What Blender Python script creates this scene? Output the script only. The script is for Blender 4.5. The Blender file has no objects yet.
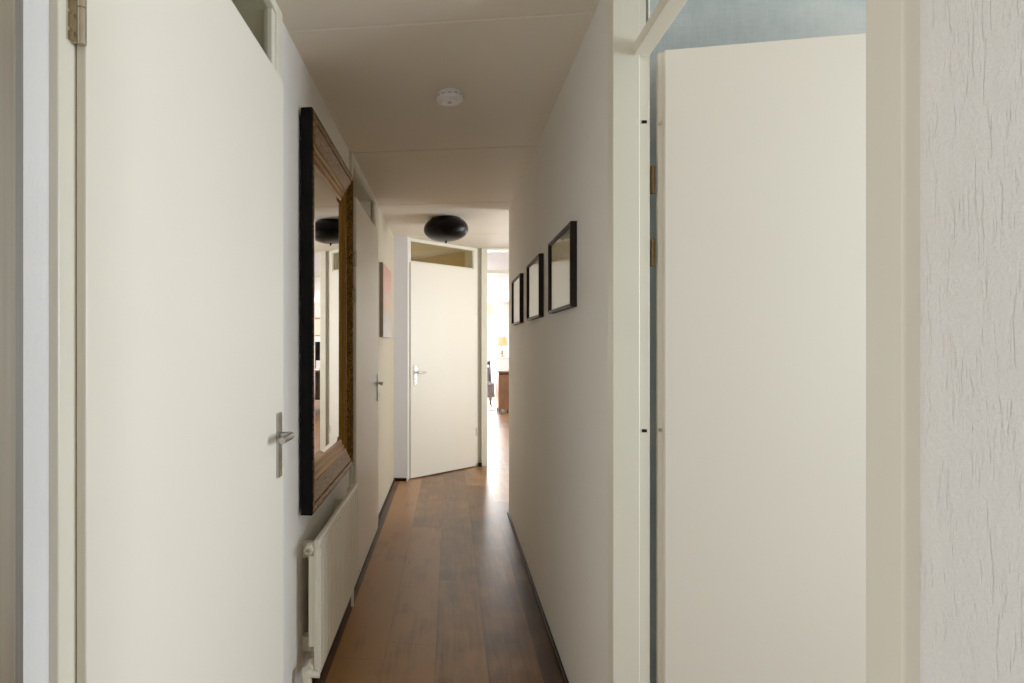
import bpy, bmesh, math, random
from mathutils import Vector, Matrix
random.seed(4)
C = bpy.context.scene.collection
PI = math.pi
R = math.radians

# ------------------------------------------------------------------ materials
def srgb(r, g, b):
    def f(c):
        c /= 255.0
        return c / 12.92 if c <= .04045 else ((c + .055) / 1.055) ** 2.4
    return (f(r), f(g), f(b), 1)

class NT:
    def __init__(s, name):
        s.m = bpy.data.materials.new(name); s.m.use_nodes = True
        s.t = s.m.node_tree; s.n = s.t.nodes; s.n.clear()
        s.out = s.n.new('ShaderNodeOutputMaterial')
    def a(s, typ, **kw):
        n = s.n.new('ShaderNode' + typ)
        for k, v in kw.items():
            setattr(n, k, v)
        return n
    def l(s, a, b): s.t.links.new(a, b)
    def math(s, op, a, b=None, c=None):
        n = s.a('Math', operation=op)
        for i, v in enumerate((a, b, c)):
            if v is None: continue
            if isinstance(v, (int, float)): n.inputs[i].default_value = v
            else: s.l(v, n.inputs[i])
        return n.outputs[0]
    def coords(s, scale=(1, 1, 1)):
        tc = s.a('TexCoord'); mp = s.a('Mapping'); mp.inputs['Scale'].default_value = scale
        s.l(tc.outputs['Object'], mp.inputs[0]); return mp.outputs[0]
    def noise(s, vec, scale, detail=3, rough=.55):
        n = s.a('TexNoise'); s.l(vec, n.inputs['Vector'])
        n.inputs['Scale'].default_value = scale; n.inputs['Detail'].default_value = detail
        n.inputs['Roughness'].default_value = rough
        return n.outputs[0]
    def ramp(s, fac, stops):
        n = s.a('ValToRGB'); e = n.color_ramp.elements
        while len(e) > 1: e.remove(e[-1])
        for i, (p, c) in enumerate(stops):
            k = e[0] if i == 0 else e.new(p)
            k.position = p; k.color = c
        s.l(fac, n.inputs[0]); return n.outputs[0]
    def bump(s, h, strength, dist):
        n = s.a('Bump'); n.inputs['Strength'].default_value = strength; n.inputs['Distance'].default_value = dist
        s.l(h, n.inputs['Height']); return n.outputs[0]
    def pbr(s, col, rough=.5, metal=0, normal=None, spec=.5, coat=0):
        p = s.a('BsdfPrincipled')
        if isinstance(col, tuple): p.inputs['Base Color'].default_value = col
        else: s.l(col, p.inputs['Base Color'])
        if isinstance(rough, (int, float)): p.inputs['Roughness'].default_value = rough
        else: s.l(rough, p.inputs['Roughness'])
        p.inputs['Metallic'].default_value = metal
        p.inputs['Specular IOR Level'].default_value = spec
        p.inputs['Coat Weight'].default_value = coat
        if normal is not None: s.l(normal, p.inputs['Normal'])
        s.l(p.outputs[0], s.out.inputs[0]); s.p = p
        return s.m

def grey(v): return (v, v, v, 1)
def mulc(c, k): return (c[0]*k, c[1]*k, c[2]*k, 1)

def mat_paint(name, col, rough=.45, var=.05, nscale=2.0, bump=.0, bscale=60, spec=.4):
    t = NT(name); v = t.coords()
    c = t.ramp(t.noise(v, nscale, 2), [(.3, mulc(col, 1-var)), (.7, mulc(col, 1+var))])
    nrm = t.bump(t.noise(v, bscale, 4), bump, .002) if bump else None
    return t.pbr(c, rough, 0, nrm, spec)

def mat_stucco(name, col, k=1.0):
    t = NT(name); v = t.coords((120, 120, 20)); v2 = t.coords()
    wob = t.noise(v, 1.0, 3, .55)
    groove = t.ramp(wob, [(.36, grey(0)), (.45, grey(1))])
    fine = t.noise(v2, 300, 3, .6)
    clump = t.noise(t.coords((1, 1, .35)), 70, 3, .6)
    h = t.math('ADD', t.math('MULTIPLY', groove, .6), t.math('ADD', t.math('MULTIPLY', fine, .9), t.math('MULTIPLY', clump, .9)))
    return t.pbr(t.ramp(t.noise(v2, 3, 2), [(.3, mulc(col, .97)), (.7, mulc(col, 1.03))]), .75, 0, t.bump(h, .6*k, .003), .2)

def mat_floor(name):
    t = NT(name); tc = t.a('TexCoord'); sp = t.a('SeparateXYZ'); t.l(tc.outputs['Object'], sp.inputs[0])
    W, L = .21, 1.55
    xs = t.math('DIVIDE', t.math('ADD', sp.outputs[0], 6 * W * 5 + .06), W)
    row = t.math('FLOOR', xs); fx = t.math('FRACT', xs)
    wn = t.a('TexWhiteNoise', noise_dimensions='1D'); t.l(row, wn.inputs['W'])
    ys = t.math('DIVIDE', t.math('ADD', sp.outputs[1], t.math('ADD', t.math('MULTIPLY', wn.outputs[0], 5.0), 20)), L)
    colm = t.math('FLOOR', ys); fy = t.math('FRACT', ys)
    cb = t.a('CombineXYZ'); t.l(row, cb.inputs[0]); t.l(colm, cb.inputs[1])
    wn2 = t.a('TexWhiteNoise', noise_dimensions='3D'); t.l(cb.outputs[0], wn2.inputs['Vector'])
    # offset grain per plank
    cb2 = t.a('CombineXYZ'); t.l(t.math('MULTIPLY', wn2.outputs[0], 37.0), cb2.inputs[2])
    add = t.a('VectorMath', operation='ADD'); t.l(tc.outputs['Object'], add.inputs[0]); t.l(cb2.outputs[0], add.inputs[1])
    mp = t.a('Mapping'); mp.inputs['Scale'].default_value = (22, 2.2, 1); t.l(add.outputs[0], mp.inputs[0])
    grain = t.noise(mp.outputs[0], 1.6, 6, .62)
    mp2 = t.a('Mapping'); mp2.inputs['Scale'].default_value = (6, 3.0, 1); t.l(add.outputs[0], mp2.inputs[0])
    blot = t.noise(mp2.outputs[0], 1.5, 3, .5)
    mp4 = t.a('Mapping'); mp4.inputs['Scale'].default_value = (60, 2.6, 1); t.l(add.outputs[0], mp4.inputs[0])
    fineg = t.noise(mp4.outputs[0], 1.3, 3, .55)
    tone = t.math('ADD', t.math('MULTIPLY', wn2.outputs[0], .58), t.math('ADD', t.math('MULTIPLY', grain, .28), t.math('MULTIPLY', blot, .70)))
    tone = t.math('ADD', tone, t.math('MULTIPLY', t.math('SUBTRACT', fineg, .5), .34))
    c = t.ramp(tone, [(.44, srgb(56, 34, 18)), (.76, srgb(112, 77, 43)), (1.0, srgb(158, 115, 70))])
    ex = t.math('MINIMUM', fx, t.math('SUBTRACT', 1.0, fx)); ey = t.math('MINIMUM', fy, t.math('SUBTRACT', 1.0, fy))
    e = t.math('MINIMUM', t.math('MULTIPLY', ex, W), t.math('MULTIPLY', ey, L))
    edge = t.ramp(e, [(.0004, grey(.62)), (.0018, grey(1))])
    mx = t.a('Mix', data_type='RGBA', blend_type='MULTIPLY'); mx.inputs[0].default_value = 1
    t.l(c, mx.inputs[6]); t.l(edge, mx.inputs[7])
    rough = t.math('ADD', .26, t.math('MULTIPLY', blot, .1))
    h = edge
    return t.pbr(mx.outputs[2], rough, 0, t.bump(h, .10, .001), .38)

def mat_wallpaper(name):
    t = NT(name); v = t.coords()
    big = t.noise(v, 5, 4, .6); weave = t.noise(t.coords((12, 12, 160)), 1.4, 4, .6); wv2 = t.noise(t.coords((160, 160, 12)), 1.4, 3)
    f = t.math('ADD', t.math('MULTIPLY', big, .6), t.math('ADD', t.math('MULTIPLY', weave, .22), t.math('MULTIPLY', wv2, .18)))
    return t.pbr(t.ramp(f, [(.34, srgb(158, 168, 168)), (.5, srgb(178, 186, 185)), (.66, srgb(196, 198, 191))]), .8, 0, t.bump(f, .15, .001), .2)

def mat_gold(name):
    t = NT(name); v = t.coords()
    vo = t.a('TexVoronoi'); t.l(v, vo.inputs['Vector']); vo.inputs['Scale'].default_value = 150
    n = t.noise(v, 45, 4)
    f = t.math('ADD', t.math('MULTIPLY', vo.outputs['Distance'], .75), t.math('MULTIPLY', n, .5))
    c = t.ramp(f, [(.28, srgb(26, 17, 7)), (.55, srgb(78, 54, 21)), (.85, srgb(150, 112, 52))])
    return t.pbr(c, .42, .9, t.bump(f, .45, .002), .5)

def mat_metal(name, col, rough=.3, brushed=None):
    t = NT(name)
    nrm = None
    c = col
    if brushed:
        g = t.noise(t.coords(brushed), 1, 3)
        c = t.ramp(g, [(.3, mulc(col, .85)), (.7, col)]); nrm = t.bump(g, .05, .001)
    return t.pbr(c, rough, 1, nrm)

def mat_glass(name, tint=(1, 1, 1, 1), ior=1.45):
    t = NT(name)
    tr = t.a('BsdfTransparent'); tr.inputs[0].default_value = tint
    gs = t.a('BsdfGlossy'); gs.inputs['Roughness'].default_value = .02
    fr = t.a('Fresnel'); fr.inputs[0].default_value = ior
    geo = t.noise(t.coords(), 3, 1)
    gm = t.a('NewGeometry'); fac = t.math('MULTIPLY', t.math('ADD', fr.outputs[0], t.math('MULTIPLY', geo, .001)), t.math('SUBTRACT', 1.0, gm.outputs['Backfacing']))
    mx = t.a('MixShader'); t.l(fac, mx.inputs[0]); t.l(tr.outputs[0], mx.inputs[1]); t.l(gs.outputs[0], mx.inputs[2])
    t.l(mx.outputs[0], t.out.inputs[0]); return t.m

def mat_mirror(name):
    t = NT(name)
    return t.pbr(t.ramp(t.noise(t.coords(), 2, 1), [(0, grey(.88)), (1, grey(.9))]), 0.0, 1)

def mat_wood(name, dark, light, axis=(3, 3, 30), spec=.5):
    t = NT(name); g = t.noise(t.coords(axis), 2, 5)
    return t.pbr(t.ramp(g, [(.3, dark), (.7, light)]), .4, 0, None, spec)

def mat_fabric(name, a, b, sc=60, rough=.9, axis=(1, 1, 1)):
    t = NT(name); g = t.noise(t.coords(axis), sc, 3)
    return t.pbr(t.ramp(g, [(.3, a), (.7, b)]), rough, 0, t.bump(g, .2, .002), .2)

M = {}
M['wall'] = mat_paint('wall_paint', srgb(231, 228, 221), .7, .015, 2, .25, 140, .25)
M['wall_dimmed'] = mat_paint('wall_paint_dimmed', srgb(190, 178, 155), .7, .015, 2, .25, 140, .25)  # left wall colour darkened to stand for dimmer light past the second door
M['stucco_left'] = mat_stucco('stucco_paint_left', srgb(226, 226, 226), .5)
M['wall_daylit'] = mat_paint('wall_paint_daylit', srgb(232, 234, 243), .7, .01, 2, .2, 140, .25)  # cool window light painted into the colour of the wall end
M['wall_olive'] = mat_paint('olive_paint', srgb(196, 176, 124), .7, .03, 2)
M['wall_cool'] = mat_paint('wall_paint_cool', srgb(226, 226, 230), .7, .015, 2, .2, 140, .25)
M['stucco'] = mat_stucco('stucco_paint', srgb(230, 228, 224))
M['ceiling'] = mat_paint('ceiling_paint', srgb(222, 212, 196), .7, .02, 1.5, .1, 90, .2)
M['door'] = mat_paint('door_paint', srgb(231, 225, 210), .38, .012, 1.5, .06, 30, .4)
M['frame'] = mat_paint('frame_paint', srgb(225, 221, 204), .35, .015, 3, .05, 30, .4)
M['floor'] = mat_floor('plank_floor')
M['plinth'] = mat_wood('plinth_wood', srgb(26, 15, 9), srgb(46, 27, 17), (40, 3, 40), .12)
M['wallpaper'] = mat_wallpaper('blue_wallpaper')
M['black'] = mat_paint('black_lacquer', srgb(9, 9, 8), .6, .1, 8, .05, 60, .12)
M['gold'] = mat_gold('aged_gold')
M['goldline'] = mat_metal('gold_leaf', srgb(140, 102, 40), .36, (40, 40, 40))
M['mirror'] = mat_mirror('mirror_silver')
M['chrome'] = mat_metal('satin_nickel', srgb(188, 186, 182), .34, (60, 60, 60))
M['brass'] = mat_metal('aged_brass', srgb(128, 106, 76), .38, (60, 60, 60))
M['hinge'] = mat_metal('hinge_nickel', srgb(206, 198, 178), .24, (60, 60, 60))
M['steel'] = mat_metal('brushed_steel', srgb(222, 219, 212), .26, (200, 200, 2))
M['radiator'] = mat_paint('radiator_enamel', srgb(228, 222, 204), .32, .012, 3, 0, 0, .5)
M['plastic'] = mat_paint('white_plastic', srgb(228, 226, 226), .4, .01, 4, 0, 0, .4)
M['vent'] = mat_paint('vent_grey', srgb(176, 170, 164), .6, .05, 20)
M['lampblack'] = mat_paint('smoked_black_glass', srgb(5, 5, 5), .32, .15, 5, 0, 0, .16)
M['glass'] = mat_glass('clear_glass')
M['dark_glass'] = mat_glass('shaded_glass', (.80, .81, .75, 1))
M['picglass'] = mat_glass('picture_glass', ior=1.30)
M['mat'] = mat_paint('ivory_print', srgb(226, 218, 196), .75, .03, 6)
M['blackframe'] = mat_paint('dark_wood_frame', srgb(32, 23, 19), .5, .15, 12, .05, 40, .2)
M['greyedge'] = mat_paint('grey_edge', srgb(150, 140, 124), .4, .08, 12)
M['hole'] = mat_paint('black_hole', srgb(3, 3, 3), .9, .1, 5)
M['leather'] = mat_wood('brown_wood_panel', srgb(126, 88, 60), srgb(156, 114, 80), (6, 6, 2))
M['darkwood'] = mat_wood('dark_wood', srgb(52, 30, 20), srgb(82, 50, 34), (3, 20, 20))
M['screen'] = mat_paint('monitor_black', srgb(28, 32, 40), .25, .1, 4)
M['paper'] = mat_paint('white_paper', srgb(240, 240, 240), .7, .01, 4)
M['shade'] = mat_fabric('lampshade_linen', srgb(214, 186, 138), srgb(238, 216, 172), 40, .8, (1, 1, .05))
M['lampbase'] = mat_paint('lamp_base', srgb(150, 128, 104), .35, .1, 20)
M['curtain'] = mat_fabric('cream_curtain', srgb(240, 232, 222), srgb(248, 242, 234), 60)
M['valance'] = mat_fabric('patterned_valance', srgb(186, 168, 136), srgb(236, 226, 206), 9)
M['throw'] = mat_fabric('grey_wool', srgb(104, 102, 108), srgb(140, 138, 144), 50)
M['rug'] = mat_fabric('pale_rug', srgb(222, 206, 186), srgb(240, 230, 216), 80)
M['art'] = None

def mat_art():
    t = NT('abstract_paint'); tc = t.a('TexCoord'); sp = t.a('SeparateXYZ'); t.l(tc.outputs['Object'], sp.inputs[0])
    n = t.noise(t.coords((1, 1, 1)), 7, 4, .6)
    f = t.math('ADD', t.math('DIVIDE', sp.outputs[2], .57), t.math('MULTIPLY', t.math('SUBTRACT', n, .5), .55))
    c = t.ramp(f, [(.08, srgb(196, 186, 178)), (.28, srgb(180, 170, 162)), (.42, srgb(200, 162, 130)), (.58, srgb(192, 170, 156)), (.75, srgb(200, 152, 136)), (.95, srgb(192, 138, 122))])
    return t.pbr(c, .6, 0, t.bump(n, .2, .003), .3)
M['art'] = mat_art()

def mat_print(name, seed, lo, hi):
    # faint landscape etching: a pale tone-on-tone sheet with a dark reflection painted across its top
    t = NT(name); tc = t.a('TexCoord'); sp = t.a('SeparateXYZ'); t.l(tc.outputs['Object'], sp.inputs[0])
    mp = t.a('Mapping'); mp.inputs['Location'].default_value = (seed, seed, 0); t.l(tc.outputs['Object'], mp.inputs[0])
    n = t.noise(mp.outputs[0], 9, 5, .65)
    f = t.math('ADD', t.math('DIVIDE', sp.outputs[2], .30), t.math('MULTIPLY', t.math('SUBTRACT', n, .5), .35))
    c = t.ramp(f, [(.0, hi), (.66, hi), (.74, lo), (1.0, lo)])
    return t.pbr(c, .55, 0, None, .3)
M['print_a'] = mat_print('print_reflection_toned', 0, srgb(176, 166, 140), srgb(214, 204, 178))  # darker top tone stands for a reflection in the picture glass
M['print_b'] = mat_print('pale_print', 3, srgb(212, 204, 182), srgb(222, 214, 194))

# ------------------------------------------------------------------ geometry helpers
def obj(name, bm, mats, parent=None, smooth=False, bevel=0, seg=2):
    me = bpy.data.meshes.new(name)
    bmesh.ops.recalc_face_normals(bm, faces=bm.faces[:])
    bm.to_mesh(me); bm.free()
    o = bpy.data.objects.new(name, me); C.objects.link(o)
    for m in (mats if isinstance(mats, (list, tuple)) else [mats]): me.materials.append(m)
    if parent is not None: o.parent = parent
    if smooth:
        for p in me.polygons: p.use_smooth = True
        try: me.set_sharp_from_angle(angle=R(40))
        except Exception: pass
    if bevel:
        b = o.modifiers.new('bevel', 'BEVEL'); b.width = bevel; b.segments = seg; b.limit_method = 'ANGLE'; b.angle_limit = R(40)
    return o

def empty(name, loc=(0, 0, 0), rz=0):
    o = bpy.data.objects.new(name, None); C.objects.link(o)
    o.location = loc; o.rotation_euler = (0, 0, rz); o.empty_display_size = .1
    return o

def tag(o, label=None, cat=None, group=None, kind=None):
    if label: o['label'] = label
    if cat: o['category'] = cat
    if group: o['group'] = group
    if kind: o['kind'] = kind
    return o

def box(bm, x0, y0, z0, x1, y1, z1, mi=0):
    vs = [bm.verts.new((x, y, z)) for x in (x0, x1) for y in (y0, y1) for z in (z0, z1)]
    for f in ((0, 1, 3, 2), (4, 6, 7, 5), (0, 4, 5, 1), (2, 3, 7, 6), (0, 2, 6, 4), (1, 5, 7, 3)):
        bm.faces.new([vs[i] for i in f]).material_index = mi
    return bm

def bx(*a): return box(bmesh.new(), *a)
def boxes(lst):
    bm = bmesh.new()
    for a in lst: box(bm, *a)
    return bm

def lathe(bm, prof, n=32, center=(0, 0, 0), axis='z', mi=0):
    rings = []
    for r, h in prof:
        ring = []
        for i in range(n):
            a = 2*PI*i/n
            p = (r*math.cos(a), r*math.sin(a), h)
            if axis == 'y': p = (p[0], p[2], p[1])
            if axis == 'x': p = (p[2], p[0], p[1])
            ring.append(bm.verts.new((p[0]+center[0], p[1]+center[1], p[2]+center[2])))
        rings.append(ring)
    for a, b in zip(rings, rings[1:]):
        for i in range(n):
            bm.faces.new((a[i], a[(i+1) % n], b[(i+1) % n], b[i])).material_index = mi
    for ring in (rings[0], rings[-1]):
        bm.faces.new(ring).material_index = mi
    return bm

def cyl(bm, r, h0, h1, center, axis='z', n=20, mi=0):
    return lathe(bm, [(r, h0), (r, h1)], n, center, axis, mi)

def tube(bm, pts, r, n=12):
    pts = [Vector(p) for p in pts]; rings = []
    for i, p in enumerate(pts):
        d = (pts[min(i+1, len(pts)-1)] - pts[max(i-1, 0)]).normalized()
        up = Vector((0, 0, 1)) if abs(d.z) < .9 else Vector((1, 0, 0))
        s = d.cross(up).normalized(); u = s.cross(d)
        rr = r[i] if isinstance(r, (list, tuple)) else r
        rings.append([bm.verts.new(p + (s*math.cos(2*PI*k/n) + u*math.sin(2*PI*k/n))*rr) for k in range(n)])
    for a, b in zip(rings, rings[1:]):
        for k in range(n): bm.faces.new((a[k], a[(k+1) % n], b[(k+1) % n], b[k]))
    bm.faces.new(rings[0]); bm.faces.new(rings[-1])
    return bm

def prism(bm, pts, z0, z1, mi=0):
    a = [bm.verts.new((x, y, z0)) for x, y in pts]; b = [bm.verts.new((x, y, z1)) for x, y in pts]
    n = len(pts)
    for i in range(n): bm.faces.new((a[i], a[(i+1) % n], b[(i+1) % n], b[i])).material_index = mi
    bm.faces.new(a).material_index = mi; bm.faces.new(b).material_index = mi
    return bm

def frame_sweep(W, H, prof, mis=None):
    """mitred frame in local XZ (0..W, 0..H), depth along -Y.  prof = (inset, depth)."""
    bm = bmesh.new(); rows = []
    for ins, d in prof:
        rows.append([bm.verts.new(p) for p in ((ins, -d, ins), (W-ins, -d, ins), (W-ins, -d, H-ins), (ins, -d, H-ins))])
    for k, (a, b) in enumerate(zip(rows, rows[1:])):
        for i in range(4):
            f = bm.faces.new((a[i], a[(i+1) % 4], b[(i+1) % 4], b[i])); f.material_index = mis[k] if mis else 0
    a, b = rows[0], rows[-1]
    for i in range(4): bm.faces.new((b[i], b[(i+1) % 4], a[(i+1) % 4], a[i]))
    return bm

def struct(name, bm, mat, label=None, parent=None, **kw):
    o = obj(name, bm, mat, parent, **kw); o['kind'] = 'structure'
    if label: o['label'] = label
    return o

# ------------------------------------------------------------------ dimensions
H = 2.34            # ceiling height
XL, XR = -.535, .45 # corridor wall faces
YEND = 4.35         # right wall ends here, hall widens

# ------------------------------------------------------------------ shell
struct('floor', bx(-2.6, -2.2, -.06, 4.7, 13.9, 0), M['floor'], 'brown wood plank floor running down the corridor into the far room')

cb = bmesh.new()
ys = [-2.2, -.55, .62, 1.795, 2.965, 4.10, 5.25, 6.12]
for a, b in zip(ys, ys[1:]):
    x1 = 1.9
    box(cb, -1.75, a+.0025, H, x1, b-.0025, H+.05)
struct('ceiling', cb, M['ceiling'], 'off-white panelled ceiling of the corridor with fine cross seams', bevel=.004, seg=1)
struct('ceiling', bx(-1.8, -2.2, H+.045, 1.95, 6.12, H+.09), M['ceiling'])
struct('ceiling', bx(-2.6, 6.12, H, 4.7, 13.9, H+.06), M['wall_cool'], 'bright white ceiling of the far living room')
struct('ceiling', bx(1.9, -2.2, H, 4.7, 1.85, H+.06), M['wall'], 'ceiling of the blue-papered side room')

# left wall, with openings for door_1 and door_2 (full height frames)
D1a, D1b = .691, 1.694
D2a, D2b = 2.923, 3.933
struct('wall_left', bx(XL-.11, D1b, 0, XL, D2a, H), M['wall'], 'white plastered left wall of the corridor behind the mirror and radiator')
EW0, EW1 = -.80, .22    # unseen glazed opening behind the camera, added to light the near right wall
struct('wall_left_near', boxes([(XL-.11, -2.2, 0, XL, EW0, H), (XL-.11, EW1, 0, XL, D1a, H), (XL-.11, EW0, 0, XL, EW1, .25), (XL-.11, EW0, 2.2, XL, EW1, H)]), M['stucco_left'],
       'narrow strip of white wall left of the nearest door')
struct('wall_left_far', bx(XL-.11, D2b, 0, XL, 5.29, H), M['wall_dimmed'], 'stretch of left wall, dimmer light painted into its tone, past the second door where the abstract canvas hangs')
struct('wall_end', bx(XL-.11, 5.29, 0, -.402, 5.42, H), M['wall_daylit'], 'narrow white wall end, cool daylight painted into its tint, left of the angled far door')
# closed rooms behind the left doors
struct('wall_closet', boxes([(-1.75, -2.2, 0, -1.70, 5.42, H), (-1.70, .45, 0, XL-.11, .50, H), (-1.70, 2.35, 0, XL-.11, 2.42, H), (-1.70, 4.6, 0, XL-.11, 4.66, H)]), M['wall'])
# right wall between the doorway and the hall
struct('wall_right', bx(XR, 1.620, 0, .555, YEND, H), M['wall'], 'plain off-white right wall of the corridor where three framed pictures hang')
struct('wall_right_near', bx(.455, -2.2, 0, .555, .594, H), M['stucco'], 'rough vertically streaked plaster wall at the right edge')
struct('wall_back', boxes([(-.65, -2.25, 0, .56, -2.2, H)]), M['wall'])
# hall beyond
struct('wall_hall_south', bx(.555, YEND-.1, 0, 1.85, YEND, H), M['wall'])
HW0, HW1 = 4.42, 5.25   # hall window
struct('wall_hall_right', boxes([(1.80, YEND, 0, 1.90, HW0, H), (1.80, HW1, 0, 1.90, 6.1, H), (1.80, HW0, 0, 1.90, HW1, .75), (1.80, HW0, 2.2, 1.90, HW1, H)]), M['wall'])

# angled door wall and doorway to living room
A3 = math.atan2(.640, .652)
# wall between hall and living room
struct('wall_hall_end', boxes([(1.32, 6.05, 0, 1.9, 6.17, H), (1.9, 6.05, 0, 4.7, 6.17, H), (-2.6, 6.80, 0, -.2, 6.88, H), (.285, 6.09, 0, .335, 6.88, H), (-.25, 6.80, 0, .335, 6.88, H), (-1.75, 5.36, 0, XL-.11, 5.42, H), (-1.75, 5.42, 0, -1.69, 6.80, H)]), M['wall'])

# living room shell
LX0, LX1, LY1 = -2.5, 4.6, 13.6
WX0, WX1, WZ0, WZ1 = -1.6, 1.12, .08, 2.26
struct('wall_living_far', boxes([(LX0, LY1, 0, WX0, LY1+.2, H), (WX1, LY1, 0, LX1, LY1+.2, H), (WX0, LY1, WZ1, WX1, LY1+.2, H), (WX0, LY1, 0, WX1, LY1+.2, WZ0)]), M['curtain'],
       'pale far wall of the living room beyond the doorway')
struct('wall_living_left', bx(LX0-.1, 6.6, 0, LX0, LY1+.2, H), M['wall_cool'])
struct('wall_living_right', boxes([(LX1, 6.0, 0, LX1+.1, 10.4, H), (LX1, 13.3, 0, LX1+.1, LY1+.2, H), (LX1, 10.4, 0, LX1+.1, 13.3, .5), (LX1, 10.4, 2.2, LX1+.1, 13.3, H)]), M['wall_cool'])
# blue room shell
BW0, BW1 = .0, 1.45    # window in right wall of the blue room
struct('wall_blue_north', bx(.555, 1.72, 0, 3.3, 1.80, H), M['wallpaper'], 'grey-blue textured wallpaper wall behind the open door')
struct('wall_blue_east', boxes([(3.2, -2.2, 0, 3.3, BW0, H), (3.2, BW1, 0, 3.3, 1.72, H), (3.2, BW0, 0, 3.3, BW1, .8), (3.2, BW0, 2.2, 3.3, BW1, H)]), M['wallpaper'])
struct('wall_blue_south', bx(.555, -2.25, 0, 3.3, -2.2, H), M['wallpaper'])

# ------------------------------------------------------------------ baseboards
struct('baseboard_right', bx(XR-.014, 1.63, 0, XR, YEND, .018), M['plinth'], 'thin dark brown floor strip along the right wall', bevel=.004)
struct('baseboard_left', boxes([(XL, D2b, 0, XL+.014, 5.276, .022), (XL, D1b, 0, XL+.012, D2a, .018)]), M['plinth'], 'thin dark brown floor strip along the left wall', bevel=.004)
struct('baseboard_end', bx(XL, 5.276, 0, -.415, 5.29, .03), M['plinth'], bevel=.004)
struct('trim_1', bx(.300, 5.99, 0, .338, 6.03, .04), M['black'], 'small black floor block between far door and open doorway')

# brushed metal panel at the far left
mp_ = empty('trim_2', (XL, 0, 0)); tag(mp_, 'brushed metal panel edge at the far left of the picture', kind='structure')
obj('metal_face', bx(0, .30, 0, .012, .620, H), M['steel'], mp_, bevel=.003)
obj('edge_strip', bx(0, .620, 0, .007, .638, H), mat_metal('dull_steel_edge', srgb(172, 172, 170), .4, (200, 200, 2)), mp_, bevel=.002)

# ------------------------------------------------------------------ doors
def handle(parent, side, x, yface, zc=1.0, lev=1.035):
    """long plate with lever; lever runs toward -side.  Local -Y is the viewer."""
    pl = obj('handle_plate', bx(x-.019, yface-.008, zc-.09, x+.019, yface, zc+.10), M['chrome'], parent, bevel=.003)
    bm = bmesh.new()
    tube(bm, [(x, yface-.006, lev), (x, yface-.034, lev), (x-side*.005, yface-.041, lev), (x-side*.016, yface-.043, lev), (x-side*.100, yface-.043, lev)],
         [.0095, .0095, .0105, .0105, .0095])
    obj('lever', bm, M['chrome'], pl, smooth=True)
    bm = bmesh.new(); cyl(bm, .0075, -.011, 0, (x, yface, zc-.035), 'y', 16)
    box(bm, x-.004, yface-.0095, zc-.062, x+.004, yface-.007, zc-.038)
    obj('keyhole', bm, M['hinge'], pl)
    return pl

def hinge(parent, x, y, z, mat, r=.0075, hh=.055, leaf=None):
    bm = bmesh.new()
    cyl(bm, r, -hh, -hh*.02, (x, y, z)); cyl(bm, r, hh*.02, hh*.62, (x, y, z)); cyl(bm, r*.7, -hh*.9, hh*.5, (x, y, z), n=12)
    cyl(bm, r*.85, hh*.62, hh*.70, (x, y, z))
    if leaf: box(bm, *leaf)
    return obj('hinge', bm, mat, parent, smooth=True)

DOORH = 2.103
def make_door(name, label, loc, rz, w, hinge_right=False, hz=(2.05, 1.78, .26), dark='dark_glass', inset=.040):
    """closed rebated door in a full-height frame.  Local x 0..w along the leaf, local y=0 leaf face, +y into the wall."""
    t = empty(name, loc, rz); tag(t, label, kind='structure')
    lip, sl = .015, .040
    fy = .017      # frame face behind the leaf face
    s = .045; s0 = .033       # frame visible each side
    # leaf: lip in front, slab behind
    obj('leaf', boxes([(0, 0, .010, w, lip, DOORH), (.013, lip, .010, w-.013, sl, DOORH-.013)]), M['door'], t, bevel=.0025)
    # frame with rebate
    fr = bmesh.new()
    for a, b, ia, ib in ((-s0, .010, 1, 0), (w-.010, w+s, 0, 1)):
        box(fr, a, fy, 0, b, .135, H-.001)
    # inner stop
    for a, b in ((.010, .030), (w-.030, w-.010)):
        box(fr, a, .050, 0, b, .135, H-.001)
    box(fr, .010, fy+.006, DOORH-.005, w-.010, .135, DOORH+.018)   # transom bar
    box(fr, .010, fy, H-.032, w-.010, .135, H-.001)                 # head
    obj('frame', fr, M['frame'], t, bevel=.0025)
    for a, b in ((.010, inset), (w-inset, w-.010)):
        obj('glazing_bead', bx(a, fy+.006, DOORH+.018, b, .05, H-.032), M['frame'], t, bevel=.003)
    obj('transom_glass', bx(inset-.004, .036, DOORH+.016, w-inset+.004, .040, H-.030), M[dark], t)
    hx = w-.055 if not hinge_right else .055
    handle(t, 1 if not hinge_right else -1, hx, 0)
    px = -.004 if not hinge_right else w+.004
    for z in hz:
        e = -.018 if not hinge_right else w+.004
        h_ = hinge(t, px, .004, z, M['hinge'], r=.0064, hh=.050, leaf=(e, fy-.0025, z-.048, e+.014, fy+.001, z+.034))
        box2 = bx(px-.003, .004, z-.048, px+.0045, fy, z+.034); obj('hinge_knuckle_plate', box2, M['hinge'], h_, bevel=.001)
        for dz in (-.033, -.008, .018):
            bm = bmesh.new(); cyl(bm, .0038, fy-.0040, fy-.0022, (e+(.004 if not hinge_right else .010), 0, z+dz), 'y', 14)
            obj('screw', bm, M['hinge'], h_)
    return t

XF = XL + .030   # leaf face of the left doors
d1 = make_door('door_1', 'large cream flush door in the left foreground, closed, with a dark transom', (XF, .724, 0), PI/2, .925, hz=(1.767, .26))
d2 = make_door('door_2', 'second closed cream door on the left wall, beyond the mirror', (XF, 2.968, 0), PI/2, .92, hz=(1.775, 1.58, .26))
# angled far door: leaf face starts at left edge (handle), hinges on the right
w3 = .911
d3 = make_door('door_3', 'cream door set at an angle at the far end of the corridor, closed', (-.376, 5.355, 0), A3, w3, True, (1.68, .38), 'dark_glass', .020)

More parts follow.
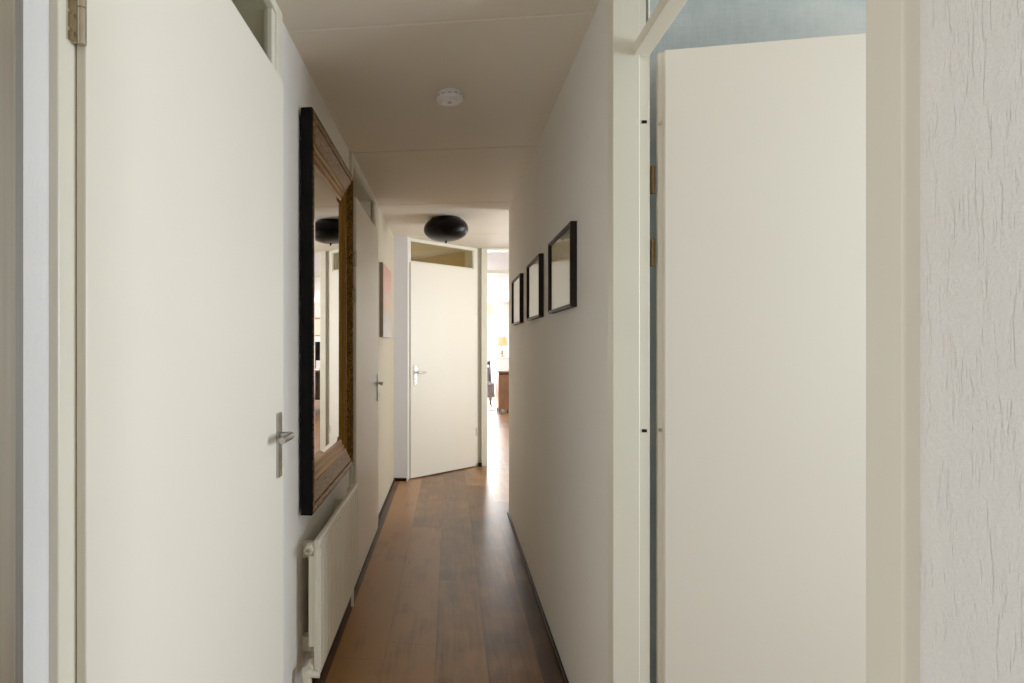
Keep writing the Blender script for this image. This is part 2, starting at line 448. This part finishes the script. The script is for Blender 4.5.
struct('wall_washroom', boxes([(-.10, 1.05, 0, w3+.1, 1.12, H-.002), (-.12, .14, 0, -.05, 1.12, H-.002), (w3+.05, .14, 0, w3+.12, 1.12, H-.002)]), M['wall_olive'], parent=d3)
# doorway to the living room (no leaf visible)
t = empty('door_5', (0, 6.035, 0)); tag(t, 'open doorway with cream frame and clear transom into the bright living room', kind='structure')
obj('frame', boxes([(.335, 0, 0, .398, .135, H-.001), (1.255, 0, 0, 1.32, .135, H-.001), (.398, 0, H-.022, 1.255, .135, H-.001), (.398, .02, 2.065, 1.255, .115, 2.110)]), M['frame'], t, bevel=.003)
obj('transom_glass', bx(.398, .062, 2.110, 1.255, .066, H-.022), M['glass'], t)

# right doorway with the open door
t4 = empty('door_4', (0, 0, 0)); tag(t4, 'cream door on the right standing open into the blue-papered room', kind='structure')
fy0, fy1 = .6445, 1.5675
ZB = 2.085
fb = bmesh.new()
# far jamb (stepped), near jamb (stepped)
prism(fb, [(.440, 1.620), (.440, fy1), (.511, fy1), (.511, fy1+.015), (.5415, fy1+.015), (.5415, 1.620)], 0, H-.001)
prism(fb, [(.440, .594), (.440, fy0), (.516, fy0), (.516, fy0-.015), (.552, fy0-.015), (.552, .594)], 0, H-.001)
obj('frame', fb, M['frame'], t4, bevel=.0025)
obj('transom_bar', bx(.494, fy0-.01, ZB, .538, fy1+.01, ZB+.032), M['frame'], t4, bevel=.002)
obj('transom_glass', bx(.524, fy0, ZB+.03, .528, fy1, H-.03), M['glass'], t4)
obj('head', bx(.44, fy0-.01, H-.04, .552, fy1+.01, H-.001), M['frame'], t4, bevel=.002)
obj('glazing_seal', bx(.527, fy1-.004, ZB+.032, .531, fy1+.002, H-.04), M['hole'], t4)
for z in (1.909, 1.066):
    bm = bmesh.new(); box(bm, .520, fy1+.0130, z-.0045, .534, fy1+.0152, z+.0045)
    obj('bolt_hole', bm, M['hole'], t4, bevel=.003)
dd = Vector((.9623, -.0587)); an = math.atan2(dd.y, dd.x)
# slab: local x along the leaf, local y away from the camera
lo = obj('leaf', boxes([(0, 0, .010, .886, .025, 2.098), (-.011, .025, .010, .897, .040, 2.105)]), M['door'], t4, bevel=.002)
lo.location = (.5776, 1.573, 0); lo.rotation_euler = (0, 0, an)
for z in (1.909, 1.066):
    bm = bmesh.new(); cyl(bm, .005, -.006, .001, (-.0055, .025, z), 'y', 12)
    obj('security_pin', bm, M['hinge'], lo)
for z in (1.763, 1.562, .25):
    hinge(t4, .556, 1.602, z, M['brass'], r=.0065, hh=.045)
handle(lo, 1, .840, 0)

# ------------------------------------------------------------------ windows
def window(name, label, loc, rz, W, Hh, mull=1):
    t = empty(name, loc, rz); tag(t, label, kind='structure')
    f = .06
    l = [(0, 0, 0, W, .07, f), (0, 0, Hh-f, W, .07, Hh), (0, 0, f, f, .07, Hh-f), (W-f, 0, f, W, .07, Hh-f)]
    for i in range(1, mull+1):
        x = W*i/(mull+1); l.append((x-f/2, 0, f, x+f/2, .07, Hh-f))
    obj('frame', boxes(l), M['plastic'], t, bevel=.004)
    obj('pane', bx(f, .03, f, W-f, .036, Hh-f), M['glass'], t)
    return t
window('window_1', 'tall bright window at the end of the living room', (WX0, LY1+.08, WZ0), 0, WX1-WX0, WZ1-WZ0, 2)
window('window_2', 'window of the hall beyond the right wall', (1.82, HW1, .75), -PI/2, HW1-HW0, 1.45, 0)
window('fill_window_5', 'unseen side window added to the living room to brighten the second left door', (LX1+.02, 13.3, .5), -PI/2, 2.9, 1.7, 2)  # unseen window added for more light on the second left door
window('fill_window_4', 'unseen tall window added behind the camera on the left to light the near right wall', (XL-.05, EW0, .25), PI/2, EW1-EW0, 1.95, 0)
window('window_3', 'window of the blue-papered room', (3.22, BW1, .8), -PI/2, BW1-BW0, 1.4, 1)

# ------------------------------------------------------------------ mirror
my0, my1, mz0, mz1 = 1.918, 2.748, .697, 2.141
mt = empty('wall_mirror', (XL, my0, mz0), PI/2)
tag(mt, 'large rectangular mirror in a carved gold frame with black sides above the radiator', 'mirror')
MW, MH = my1-my0, mz1-mz0
prof_b = [(0.0, .010), (0.0, .050), (.004, .053), (.006, .050), (.006, .010)]
obj('black_edge', frame_sweep(MW, MH, prof_b), M['black'], mt)
prof_o = [(.006, .040), (.006, .052), (.010, .0545), (.018, .0525), (.022, .0490)]
for q in range(7):
    a0 = .022 + q*.0095; d0 = .049 - q*.0020
    prof_o += [(a0+.002, d0+.0004), (a0+.0047, d0+.0012), (a0+.0075, d0-.0010), (a0+.0095, d0-.0032 if q < 6 else d0-.002)]
prof_o += [(.090, .034), (.090, .01)]
obj('carved_moulding', frame_sweep(MW, MH, prof_o), M['gold'], mt)
prof_l = [(.090, .010), (.090, .033), (.096, .0355), (.102, .034), (.106, .028), (.116, .0265), (.122, .028), (.127, .0265), (.130, .022), (.142, .020), (.148, .0215), (.154, .019), (.156, .014), (.156, .005)]
obj('inner_moulding', frame_sweep(MW, MH, prof_l), M['goldline'], mt)
# bead row on the outer edge
bm = bmesh.new()
def bead(x, z):
    m = Matrix.Translation((x, -.0480, z)); bmesh.ops.create_icosphere(bm, subdivisions=1, radius=.0036, matrix=m)
n = int((MW-.06)/.0125)
for i in range(n):
    x = .03 + (MW-.06)*(i+.5)/n
    bead(x, .031); bead(x, MH-.031)
n = int((MH-.06)/.0125)
for i in range(n):
    z = .03 + (MH-.06)*(i+.5)/n
    bead(.031, z); bead(MW-.031, z)
obj('beading', bm, M['gold'], mt, smooth=True)
# bevelled plate
bm = bmesh.new(); g0, g1 = .150, .178
o4 = [bm.verts.new(p) for p in ((g0, -.0150, g0), (MW-g0, -.0150, g0), (MW-g0, -.0150, MH-g0), (g0, -.0150, MH-g0))]
i4 = [bm.verts.new(p) for p in ((g1, -.0172, g1), (MW-g1, -.0172, g1), (MW-g1, -.0172, MH-g1), (g1, -.0172, MH-g1))]
b4 = [bm.verts.new((v.co.x, -.004, v.co.z)) for v in o4]
for i in range(4):
    j = (i+1) % 4
    bm.faces.new((o4[i], o4[j], i4[j], i4[i])); bm.faces.new((b4[i], b4[j], o4[j], o4[i]))
bm.faces.new(i4); bm.faces.new(b4)
obj('mirror_glass', bm, M['mirror'], mt)

# ------------------------------------------------------------------ pictures on the right wall
def picture(y_near, label, pm, wdt=.455, hgt=.306, z0=1.437):
    t = empty('framed_picture', (XR, y_near+wdt, z0), -PI/2)     # local x runs toward the camera, local -y into the corridor
    tag(t, label, 'picture', 'framed pictures on the right wall')
    pr = [(0, 0), (0, .022), (.002, .024), (.010, .024), (.012, .022), (.012, .004), (.012, 0)]
    obj('frame', frame_sweep(wdt, hgt, pr), M['blackframe'], t)
    obj('print', bx(.010, -.010, .010, wdt-.010, -.004, hgt-.010), pm, t)
    obj('glass', bx(.011, -.016, .011, wdt-.011, -.0145, hgt-.011), M['picglass'], t)
    return t
picture(2.040, 'dark-framed picture nearest the camera on the right wall, a dark reflection painted into the top of its print', M['print_a'])
picture(2.745, 'middle one of the three dark-framed pictures on the right wall', M['print_b'], .440)
picture(3.490, 'farthest of the three dark-framed pictures on the right wall, near its end', M['print_b'], .455)

# canvas on the left wall
t = empty('wall_painting', (XL, 4.19, 1.36), PI/2)
tag(t, 'unframed pinkish orange and grey abstract canvas on the left wall past the second door', 'painting')
obj('canvas', bx(.003, -.030, .003, .577, -.028, .567), M['art'], t)
obj('stretcher_edge', bx(0, -.028, 0, .58, 0, .57), M['greyedge'], t, bevel=.002)

# ------------------------------------------------------------------ smoke detector
t = empty('smoke_detector', (-.002, 2.31, H)); tag(t, 'small round white smoke detector on the corridor ceiling', 'smoke detector')
bm = bmesh.new(); lathe(bm, [(.052, 0), (.054, -.004), (.0555, -.007), (.0555, -.010)], 40); obj('base', bm, M['plastic'], t, smooth=True)
bm = bmesh.new(); lathe(bm, [(.057, -.010), (.058, -.014), (.057, -.024), (.052, -.031), (.045, -.034), (.037, -.0345), (.035, -.0315), (.033, -.0315), (.031, -.036), (.0, -.037)][:-1] + [(.002, -.037)], 40)
obj('cover', bm, M['plastic'], t, smooth=True)
bm = bmesh.new()
for k in range(14):
    a = 2*PI*k/14
    b2 = boxes([(-.008, -.0006, -.0025, .008, .0006, .0025)])
    b2.transform(Matrix.Rotation(a, 4, 'Z') @ Matrix.Translation((0, .0577, -.019)))
    me = bpy.data.meshes.new('tmp'); b2.to_mesh(me); b2.free(); bm.from_mesh(me); bpy.data.meshes.remove(me)
obj('vent_slots', bm, M['vent'], t)
bm = bmesh.new(); lathe(bm, [(.009, -.0365), (.009, -.0385), (.007, -.0395)], 20); obj('test_button', bm, M['vent'], t, smooth=True)

# ------------------------------------------------------------------ ceiling lamp
t = empty('ceiling_lamp', (-.034, 4.60, H)); tag(t, 'black flattened globe ceiling lamp with a small finial at the end of the corridor', 'ceiling lamp')
bm = bmesh.new(); lathe(bm, [(.118, 0), (.118, -.008), (.112, -.012), (.05, -.014)], 36); obj('ceiling_plate', bm, M['black'], t, smooth=True)
pr = []
for i in range(31):
    a = R(40) + (PI-R(40))*i/30
    k = .112 if a < PI/2 else .094
    pr.append((max(.1835*math.sin(a)**.94, .006), -.090 + k*math.cos(a)))
bm = bmesh.new(); lathe(bm, pr, 56); obj('globe', bm, M['lampblack'], t, smooth=True)
bm = bmesh.new(); lathe(bm, [(.010, -.180), (.012, -.185), (.007, -.189), (.008, -.195), (.006, -.201), (.002, -.203)], 20); obj('finial', bm, M['black'], t, smooth=True)

# ------------------------------------------------------------------ radiator
RY0, RY1, RZ0, RZ1 = 1.875, 2.69, .155, .625
t = empty('radiator', (XL, RY0, 0)); tag(t, 'white fluted panel radiator low on the left wall under the mirror', 'radiator')
L = RY1-RY0
# front panel with vertical flutes (profile in plan, extruded in z)
front = []; n = 16; pit = L/n
for i in range(n):
    y = i*pit
    for fx, dx in ((.0, .0), (.16, .0), (.24, .012), (.84, .012), (.92, .0)):
        front.append((.078+dx, y+fx*pit))
front.append((.078, L))
bm = bmesh.new()
za, zb = RZ0+.028, RZ1-.028
prism(bm, front + [(.068, L), (.068, 0)], za, zb)
pl = obj('front_panel', bm, M['radiator'], t, bevel=.0015, seg=1)
obj('top_rail', bx(.066, 0, zb-.001, .088, L, RZ1), M['radiator'], pl, bevel=.006)
obj('bottom_rail', bx(.066, 0, RZ0, .088, L, za+.001), M['radiator'], pl, bevel=.006)
# convector fins behind
bm = bmesh.new(); fp = []
m_ = 40
for i in range(m_+1): fp.append((.0685 if i % 2 else .042, .06+(L-.12)*i/m_))
fp2 = [(x-.0015, y) for x, y in reversed(fp)]
prism(bm, fp+fp2, RZ0+.05, RZ1-.05)
obj('convector_fins', bm, M['radiator'], t)
for y in (.004, L-.010): obj('side_cover', bx(.048, y, RZ0+.10, .070, y+.006, RZ1-.055), M['radiator'], t, bevel=.002)
def socket(y, z, sgn):
    bm = bmesh.new(); cyl(bm, .015, -.018, .030, (.052, y, z), 'y', 20)
    return obj('corner_socket', bm, M['radiator'], t, smooth=True)
for y, s in ((.002, -1), (L-.014, 1)):
    for z in (RZ0+.030, RZ1-.030): socket(y, z, s)
bm = bmesh.new(); cyl(bm, .010, -.032, -.018, (.052, 0, RZ1-.030), 'y', 6); cyl(bm, .005, -.040, -.032, (.052, 0, RZ1-.030), 'y', 12)
obj('bleed_valve', bm, M['hinge'], t, smooth=True)
def valve(y, sgn):
    bm = bmesh.new(); z = RZ0+.030
    cyl(bm, .013, -.030, .020, (.052, y, z), 'y', 20); cyl(bm, .016, -.024, .016, (.052, y+sgn*.015, z), 'z', 20)
    cyl(bm, .018, .0, .030, (.052, y+sgn*.015, z-.050), 'z', 8)
    v = obj('valve', bm, M['radiator'], t, smooth=True)
    bm = bmesh.new(); cyl(bm, .011, .010, .044, (.052, y+sgn*.015, z), 'x', 16); obj('valve_cap', bm, M['radiator'], v, smooth=True)
    bm = bmesh.new(); tube(bm, [(.052, y+sgn*.015, z-.04), (.052, y+sgn*.015, .06), (.052, y+sgn*.015, 0)], .0078)
    obj('pipe', bm, M['radiator'], v, smooth=True)
valve(-.02, -1); valve(L+.02, 1)
for y in (.10, L-.13):
    for z in (RZ1-.10, RZ0+.03): obj('wall_bracket', bx(0, y, z, .042, y+.03, z+.055), M['radiator'], t, bevel=.002)

# ------------------------------------------------------------------ living room furniture
# writing desk
t = empty('writing_desk', (.918, 10.8, 0)); tag(t, 'brown wooden desk with dark top in the living room seen through the doorway', 'desk')
DW, DD, DZ = 1.30, .62, .80
tp = obj('desk_top', bx(-.02, -.02, DZ-.03, DW+.02, DD, DZ), M['leather'], t, bevel=.006)
obj('apron', bx(.01, .012, DZ-.075, DW-.01, DD-.02, DZ-.03), M['darkwood'], t)
for x0, x1 in ((0, .20), (DW-.20, DW)):
    p = obj('pedestal', bx(x0, 0, .060, x1, DD-.01, DZ-.075), M['leather'], t, bevel=.012)
    for y0 in (.03, DD-.08):
        for xx in (x0+.012, x1-.04):
            obj('foot', bx(xx, y0-.025, 0, xx+.035, y0+.03, .061), M['darkwood'], p, bevel=.004)
obj('back_panel', bx(.20, DD-.05, .15, DW-.20, DD-.03, DZ-.075), M['darkwood'], t)
# monitor on desk
t = empty('computer_monitor', (1.74, 11.22, .80)); tag(t, 'black flat computer monitor on the living room desk, seen in the mirror', 'monitor')
bm = bx(-.12, -.08, 0, .12, .08, .012); obj('stand_base', bm, M['screen'], t, bevel=.003)
obj('stand_neck', bx(-.025, -.012, .010, .025, .012, .2), M['screen'], t, bevel=.003)
s_ = obj('screen_housing', bx(-.36, -.022, .18, .36, .022, .57), M['screen'], t, bevel=.006)
obj('screen', bx(-.345, -.0235, .195, .345, -.021, .555), M['lampblack'], s_)
tag(obj('paper_stack', bx(1.62, 10.82, .80, 1.84, 11.11, .815), M['paper']), 'small stack of white paper on the living room desk', 'paper')

# white cabinet with lamp
t = empty('white_cabinet', (1.03, 12.60, 0)); tag(t, 'white low cabinet under the lamp behind the desk', 'cabinet')
obj('carcass', bx(0, 0, .06, 1.1, .45, 1.0), M['paper'], t, bevel=.006)
obj('cabinet_top', bx(-.015, -.02, 1.0, 1.115, .46, 1.03), M['paper'], t, bevel=.005)
obj('plinth', bx(.02, .03, 0, 1.08, .42, .06), M['paper'], t)
for x0 in (.01, .555):
    d = obj('door', bx(x0, -.018, .08, x0+.535, 0, .985), M['paper'], t, bevel=.004)
    bm = bmesh.new(); cyl(bm, .012, -.045, -.018, (x0+(.50 if x0 < .3 else .035), 0, .55), 'y', 14); obj('knob', bm, M['chrome'], d, smooth=True)
t = empty('table_lamp', (1.17, 12.80, 1.03)); tag(t, 'table lamp with pleated cream shade on the white cabinet in the living room', 'lamp')
bm = bmesh.new(); lathe(bm, [(.085, 0), (.088, .012), (.07, .022), (.025, .03), (.018, .05), (.04, .075), (.045, .10), (.03, .13), (.014, .15), (.012, .18), (.018, .20), (.010, .22), (.010, .27)], 24)
obj('lamp_base', bm, M['lampbase'], t, smooth=True)
bm = bmesh.new(); rb, rt = [], []
for i in range(72):
    a = 2*PI*i/72; k = 1 + (.02 if i % 2 else -.02)
    rb.append(bm.verts.new((.135*k*math.cos(a), .135*k*math.sin(a), .24))); rt.append(bm.verts.new((.105*k*math.cos(a), .105*k*math.sin(a), .46)))
for i in range(72): bm.faces.new((rb[i], rb[(i+1) % 72], rt[(i+1) % 72], rt[i]))
obj('lamp_shade', bm, M['shade'], t)
# curtain and valance
bm = bmesh.new(); k0 = []; k1 = []
NX = 90
for i in range(NX+1):
    x = 1.03 + .62*i/NX; y = LY1-.09 + .012*math.sin(i*.9) + .006*math.sin(i*.37)
    k0.append(bm.verts.new((x, y, .03))); k1.append(bm.verts.new((x, y, 2.28)))
for i in range(NX): bm.faces.new((k0[i], k0[i+1], k1[i+1], k1[i]))
o = obj('curtain', bm, M['curtain'], smooth=True); o.modifiers.new('s', 'SOLIDIFY').thickness = .004
tag(o, 'pale pleated curtain hanging beside the bright living room window', 'curtain')
o = obj('roman_blind', boxes([(-1.6, LY1-.055, 2.02, 1.03, LY1-.045, 2.30), (-1.6, LY1-.065, 2.02, 1.03, LY1-.045, 2.045), (-1.6, LY1-.06, 2.14, 1.03, LY1-.045, 2.155)]), M['valance'])
tag(o, 'patterned fabric blind gathered at the top of the living room window', 'blind')
# rug
tag(obj('rug', bx(-1.4, 11.12, 0, .90, 12.9, .010), M['rug']), 'pale rug on the living room floor before the window', 'rug')
# chair with grey throw
t = empty('wooden_chair', (.66, 11.90, .0115)); tag(t, 'dark wooden chair with a grey cover over seat and back near the living room window', 'chair')
obj('seat', bx(-.21, -.21, .43, .21, .21, .465), M['darkwood'], t, bevel=.01)
for sx in (-1, 1):
    bm = bmesh.new(); tube(bm, [(sx*.19, -.19, 0), (sx*.185, -.185, .44)], [.014, .019]); obj('leg', bm, M['darkwood'], t, smooth=True)
    bm = bmesh.new(); tube(bm, [(sx*.19, .21, 0), (sx*.19, .19, .44), (sx*.19, .25, .95)], [.014, .02, .015]); obj('leg', bm, M['darkwood'], t, smooth=True)
obj('backrest', boxes([(-.19, .225, .86, .19, .25, .94), (-.19, .21, .64, .19, .23, .69)]), M['darkwood'], t, bevel=.006)
bm = bmesh.new(); rows = []
path = [(-.245, .20, 1.1), (-.235, .34, 1.04), (-.22, .47, 1.0), (-.08, .482, .96), (.12, .482, .92), (.19, .50, .88), (.205, .62, .84), (.215, .80, .8)]
for y, z, k in path:
    rows.append([bm.verts.new((.05 + .20*k*(i/18*2-1), y + .008*math.sin(i*1.3), z + .010*math.sin(i*.9+y*5))) for i in range(19)])
for a, b in zip(rows, rows[1:]):
    for i in range(18): bm.faces.new((a[i], a[i+1], b[i+1], b[i]))
o = obj('seat_cover', bm, M['throw'], t, smooth=True); o.modifiers.new('s', 'SOLIDIFY').thickness = .010
o['label'] = 'grey woollen cover'
# framed picture on the far wall seen in the mirror
t = empty('wood_framed_picture', (1.95, LY1, 1.52), 0); tag(t, 'light wood framed picture on the far living room wall, seen in the mirror', 'picture')
obj('frame', frame_sweep(.62, .46, [(0, 0), (0, .022), (.03, .022), (.03, 0)]), mat_wood('oak_frame', srgb(150, 104, 66), srgb(186, 138, 92)), t)
obj('print', bx(.025, -.01, .025, .595, -.003, .435), M['mat'], t)

# ------------------------------------------------------------------ light
def area(name, loc, rot, sx, sy, power, col):
    l = bpy.data.lights.new(name, 'AREA'); l.shape = 'RECTANGLE'; l.size = sx; l.size_y = sy; l.energy = power; l.color = col
    o = bpy.data.objects.new(name, l); C.objects.link(o); o.location = loc; o.rotation_euler = rot
    return o
area('daylight_living_window', ((WX0+WX1)/2, LY1+.28, 1.2), (-PI/2, 0, 0), 2.7, 2.2, 400, (1, .98, .95))
area('fill_living_side', (LX1+.2, 11.85, 1.35), (0, PI/2, 0), 1.7, 2.9, 70, (1, .98, .95))  # added light for the unseen side window, brightens the second left door
area('daylight_hall_window', (2.0, 4.82, 1.48), (0, PI/2, 0), 1.4, .82, 27, (.93, .97, 1))
area('daylight_blue_room_window', (3.42, .72, 1.5), (0, PI/2, 0), 1.4, 1.4, 74, (.83, .92, 1))
area('fill_entrance_window', (XL-.22, (EW0+EW1)/2, 1.25), (0, -PI/2, 0), 1.9, 1.0, 9, (.98, .98, 1))  # added fill from behind the camera for the near jamb and stucco

def fill_point(name, loc, power):  # unseen point lights added behind closed doors to brighten the transoms
    l = bpy.data.lights.new(name, 'POINT'); l.energy = power; l.color = (1, .86, .62); l.shadow_soft_size = .12
    o = bpy.data.objects.new(name, l); C.objects.link(o); o.location = loc
fill_point('closet_fill', (-1.2, 1.2, 1.0), .7); fill_point('store_fill', (-1.2, 3.3, 1.0), .6); fill_point('washroom_fill', (-.899, 6.10, 1.55), 5)
w = bpy.data.worlds.new('world'); bpy.context.scene.world = w; w.use_nodes = True
bg = w.node_tree.nodes['Background']; bg.inputs[0].default_value = (.95, .97, 1, 1); bg.inputs[1].default_value = 1.2

# ------------------------------------------------------------------ camera
cam = bpy.data.cameras.new('camera'); co = bpy.data.objects.new('camera', cam); C.objects.link(co)
cam.sensor_width = 36; cam.lens = 555/1024*36; cam.shift_y = 3.5/1024; cam.shift_x = 123/1024; cam.clip_start = .02
co.location = (0, 0, 1.30); co.rotation_euler = (PI/2, 0, R(6.28))
sc = bpy.context.scene; sc.camera = co
sc.view_settings.view_transform = 'Standard'; sc.view_settings.look = 'None'
sc.view_settings.exposure = 0.52; sc.view_settings.gamma = 1.16
sc.cycles.max_bounces = 14; sc.cycles.diffuse_bounces = 8; sc.cycles.glossy_bounces = 6; sc.cycles.transparent_max_bounces = 12
sc.cycles.sample_clamp_indirect = 6
